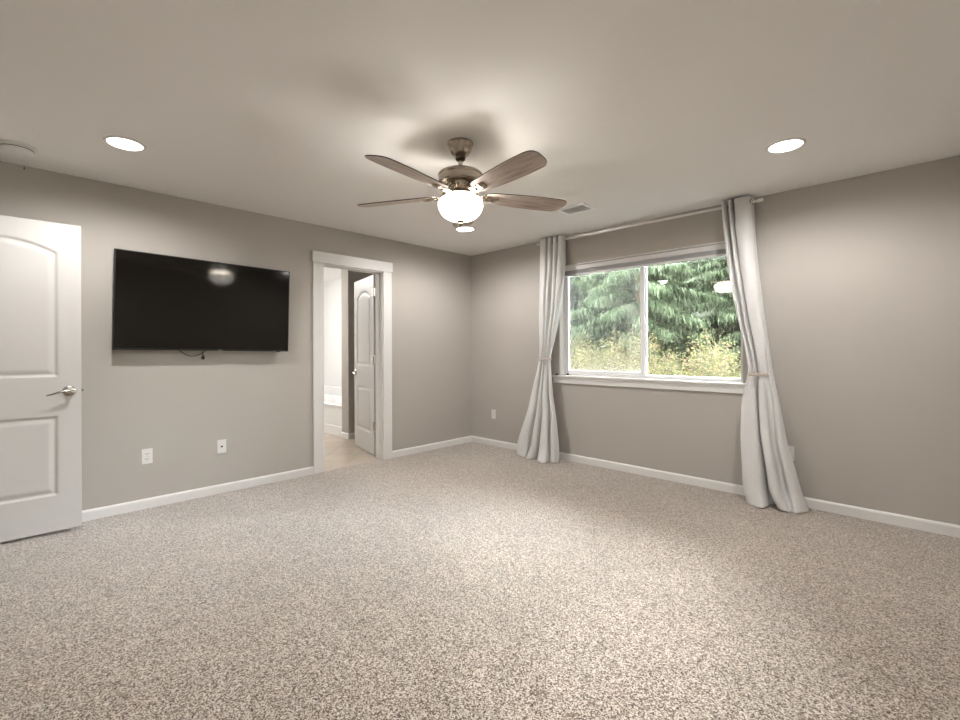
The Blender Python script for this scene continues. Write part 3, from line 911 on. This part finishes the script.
def conifer(loc, ht, rad, seed, label, bark='bark'):
    r = np.random.default_rng(seed)
    t = empty('conifer_tree', loc); tag(t, label, 'tree', 'conifers outside the window')
    bm = bmesh.new()
    tube(bm, [(0, 0, -.1), (.03, .02, ht * .3), (-.02, 0, ht * .7), (0, 0, ht)], [.20, .15, .08, .015], 14)
    nb = 110
    boughs = []
    for k in range(nb):
        z = ht * (.06 + .92 * (k + .5) / nb) + r.normal() * .05
        f = 1 - z / ht
        ln = rad * (min(1, f * 2.0) ** .7 + .05) * r.uniform(.75, 1.1)
        a = k * 2.399 + r.normal() * .3
        s = np.linspace(0, 1, 9)
        pr = ln * s; pz = z + ln * (.12 * s - .55 * s ** 2 + .22 * s ** 3)
        pts = np.stack([pr * math.cos(a), pr * math.sin(a), pz], -1)
        boughs.append((pts, a, ln))
        tube(bm, [tuple(p) for p in pts[::2]], [.022, .017, .012, .007, .003], 5)
    build('trunk', bm, bark, t, True)
    allp = []
    for pts, a, ln in boughs:
        ns = int(125 * (ln / rad + .25))
        s = r.uniform(.12, 1.0, ns) ** .8
        idx = s * 8; i0 = np.minimum(idx.astype(int), 7); f = (idx - i0)[:, None]
        P = pts[i0] * (1 - f) + pts[i0 + 1] * f
        side = r.choice([-1, 1], ns)
        ang = a + side * r.uniform(.5, 1.5, ns)
        ls = r.uniform(.12, .34, ns) * (1.1 - .5 * s)
        d = np.stack([np.cos(ang), np.sin(ang), np.zeros(ns)], -1)
        K = 3
        for b in range(7):     # each spray is a fan of drooping fingers
            sp = (b - 3) * .28 + r.normal(0, .35, ns)
            dd = np.stack([np.cos(ang + sp), np.sin(ang + sp), np.zeros(ns)], -1)
            st = P + d * ls[:, None] * .13 * b + r.normal(0, .02, (ns, 3))
            wd = r.uniform(.005, .013, ns)[:, None]
            L = (ls * r.uniform(.25, .75, ns))[:, None]
            rib = np.zeros((ns, K, 2, 3))
            nrm = np.stack([-dd[:, 1], dd[:, 0], r.normal(0, 1.2, ns)], -1); nrm /= np.linalg.norm(nrm, axis=1)[:, None]
            for q in range(K):
                u = q / (K - 1)
                c = st + dd * L * u * .6 + np.array([0, 0, -1.]) * L * (.5 * u + .8 * u * u) 
                wq = wd * (1.0 if q < K - 1 else .25) * (1.3 if q == 1 else .8)
                rib[:, q, 0] = c - nrm * wq; rib[:, q, 1] = c + nrm * wq
            allp.append(rib)
    strips('foliage', np.concatenate(allp), 'cedar', t)
    return t

protoA = conifer((-3.3, 6.3, GZ), 5.2, 1.55, 1, 'drooping cedar outside, nearest one in the left window pane')
protoB = conifer((-.3, 5.6, GZ), 5.4, 1.6, 2, 'bright green drooping cedar outside, nearest one in the right window pane')
for k, (src, x, y, sc, rz, lab) in enumerate([
        (protoA, -6.3, 6.6, 1.0, 1.0, 'cedar outside in the front row, at the left edge of the left window pane'),
        (protoA, 2.9, 6.2, 1.0, 2.2, 'cedar outside in the front row, beyond the right edge of the right window pane'),
        (protoB, -4.9, 8.9, 1.0, 3.1, 'cedar in the second row, seen in the left window pane'),
        (protoA, -1.8, 8.6, 1.0, 4.0, 'cedar in the second row, seen behind the window mullion'),
        (protoB, 1.3, 8.5, 1.0, 5.0, 'cedar in the second row, seen at the right of the right window pane'),
        (protoA, -6.6, 11.9, 1.1, .6, 'cedar in the third row, deep behind the left window pane'),
        (protoB, -3.3, 11.8, 1.1, 1.6, 'cedar in the third row, deep behind the middle of the window'),
        (protoA, 0, 11.8, 1.1, 2.6, 'cedar in the third row, deep behind the right window pane'),
        (protoB, -8.3, 9.2, 1.05, .2, 'cedar outside in the second row beyond the left curtain'),
        (protoB, 4.4, 9.0, 1.0, 3.6, 'cedar outside in the second row beyond the right curtain')]):
    o = copy_tree(src); o.location = (x, y, ground(y) - .05); o.scale = (sc,) * 3; o.rotation_euler = (0, 0, rz); o['label'] = lab

def shrub(loc, ht, rad, seed, label):
    r = np.random.default_rng(seed)
    t = empty('shrub', loc); tag(t, label, 'shrub', 'shrubs outside the window')
    bm = bmesh.new(); tips = []
    for k in range(46):
        a = r.uniform(0, 6.283); lean = r.uniform(0, 1) ** .6
        L = ht * r.uniform(.72, 1.08)
        s = np.linspace(0, 1, 6)
        px = math.cos(a) * rad * lean * s ** 1.2; py = math.sin(a) * rad * lean * s ** 1.2; pz = L * (1 - .35 * lean ** 2) * s - .05
        pts = np.stack([px, py, pz], -1) + r.normal(0, .015, (6, 3)) * s[:, None]
        tips.append(pts)
        tube(bm, [tuple(p) for p in pts], [.009, .008, .006, .005, .004, .002], 4)
    build('stems', bm, 'trunkpale', t, True)
    ribs = []
    for pts in tips:
        n = 330
        s = r.uniform(.22, 1.03, n) * 5; i0 = np.clip(s.astype(int), 0, 4); f = (s - i0)[:, None]
        P = pts[i0] * (1 - f) + pts[i0 + 1] * f + r.normal(0, .085, (n, 3))
        d = r.normal(0, 1, (n, 3)); d[:, 2] = abs(d[:, 2]) * .6; d /= np.linalg.norm(d, axis=1)[:, None]
        nn = np.cross(d, r.normal(0, 1, (n, 3))); nn /= np.linalg.norm(nn, axis=1)[:, None]
        L = r.uniform(.020, .042, n)[:, None]
        rib = np.zeros((n, 3, 2, 3))
        for q, (u, wq) in enumerate(((0, .10), (.5, .34), (1, .05))):
            c = P + d * L * u
            rib[:, q, 0] = c - nn * L * wq; rib[:, q, 1] = c + nn * L * wq
        ribs.append(rib)
    strips('foliage', np.concatenate(ribs), 'shrubleaf', t)
    return t
sA = shrub((-1.75, 3.1, GZ), 2.15, .85, 11, 'olive and tan twiggy shrub outside, at the centre of the left window pane')
sB = shrub((.45, 2.7, GZ), 1.75, .85, 12, 'yellow green leafy shrub outside, at the centre of the right window pane')
for k, (src, x, y, sc, rz, lab) in enumerate([
        (sB, -2.95, 3.6, 1.10, 1.0, 'shrub outside at the left edge of the left window pane'),
        (sA, -.75, 3.2, .93, 2.0, 'shrub outside just left of the window mullion'),
        (sA, 1.35, 2.5, .80, 3.0, 'shrub outside right of centre in the right window pane'),
        (sB, 2.2, 2.6, .98, 4.0, 'shrub outside at the right edge of the window view'),
        (sB, -1.2, 4.4, 1.12, 5.0, 'shrub outside in the second row behind the window mullion'),
        (sA, -2.4, 4.6, 1.02, .4, 'shrub outside in the second row of the left window pane'),
        (sB, .2, 4.0, 1.12, 1.6, 'shrub outside in the second row of the right window pane'),
        (sA, 1.6, 4.0, .88, 2.6, 'shrub outside in the second row at the far right'),
        (sB, -3.9, 4.9, 1.12, 3.6, 'shrub outside beyond the left curtain'),
        (sA, -.2, 1.9, .66, 4.4, 'low shrub outside close under the window')]):
    o = copy_tree(src); o.location = (x, y, GZ); o.scale = (sc,) * 3; o.rotation_euler = (0, 0, rz); o['label'] = lab
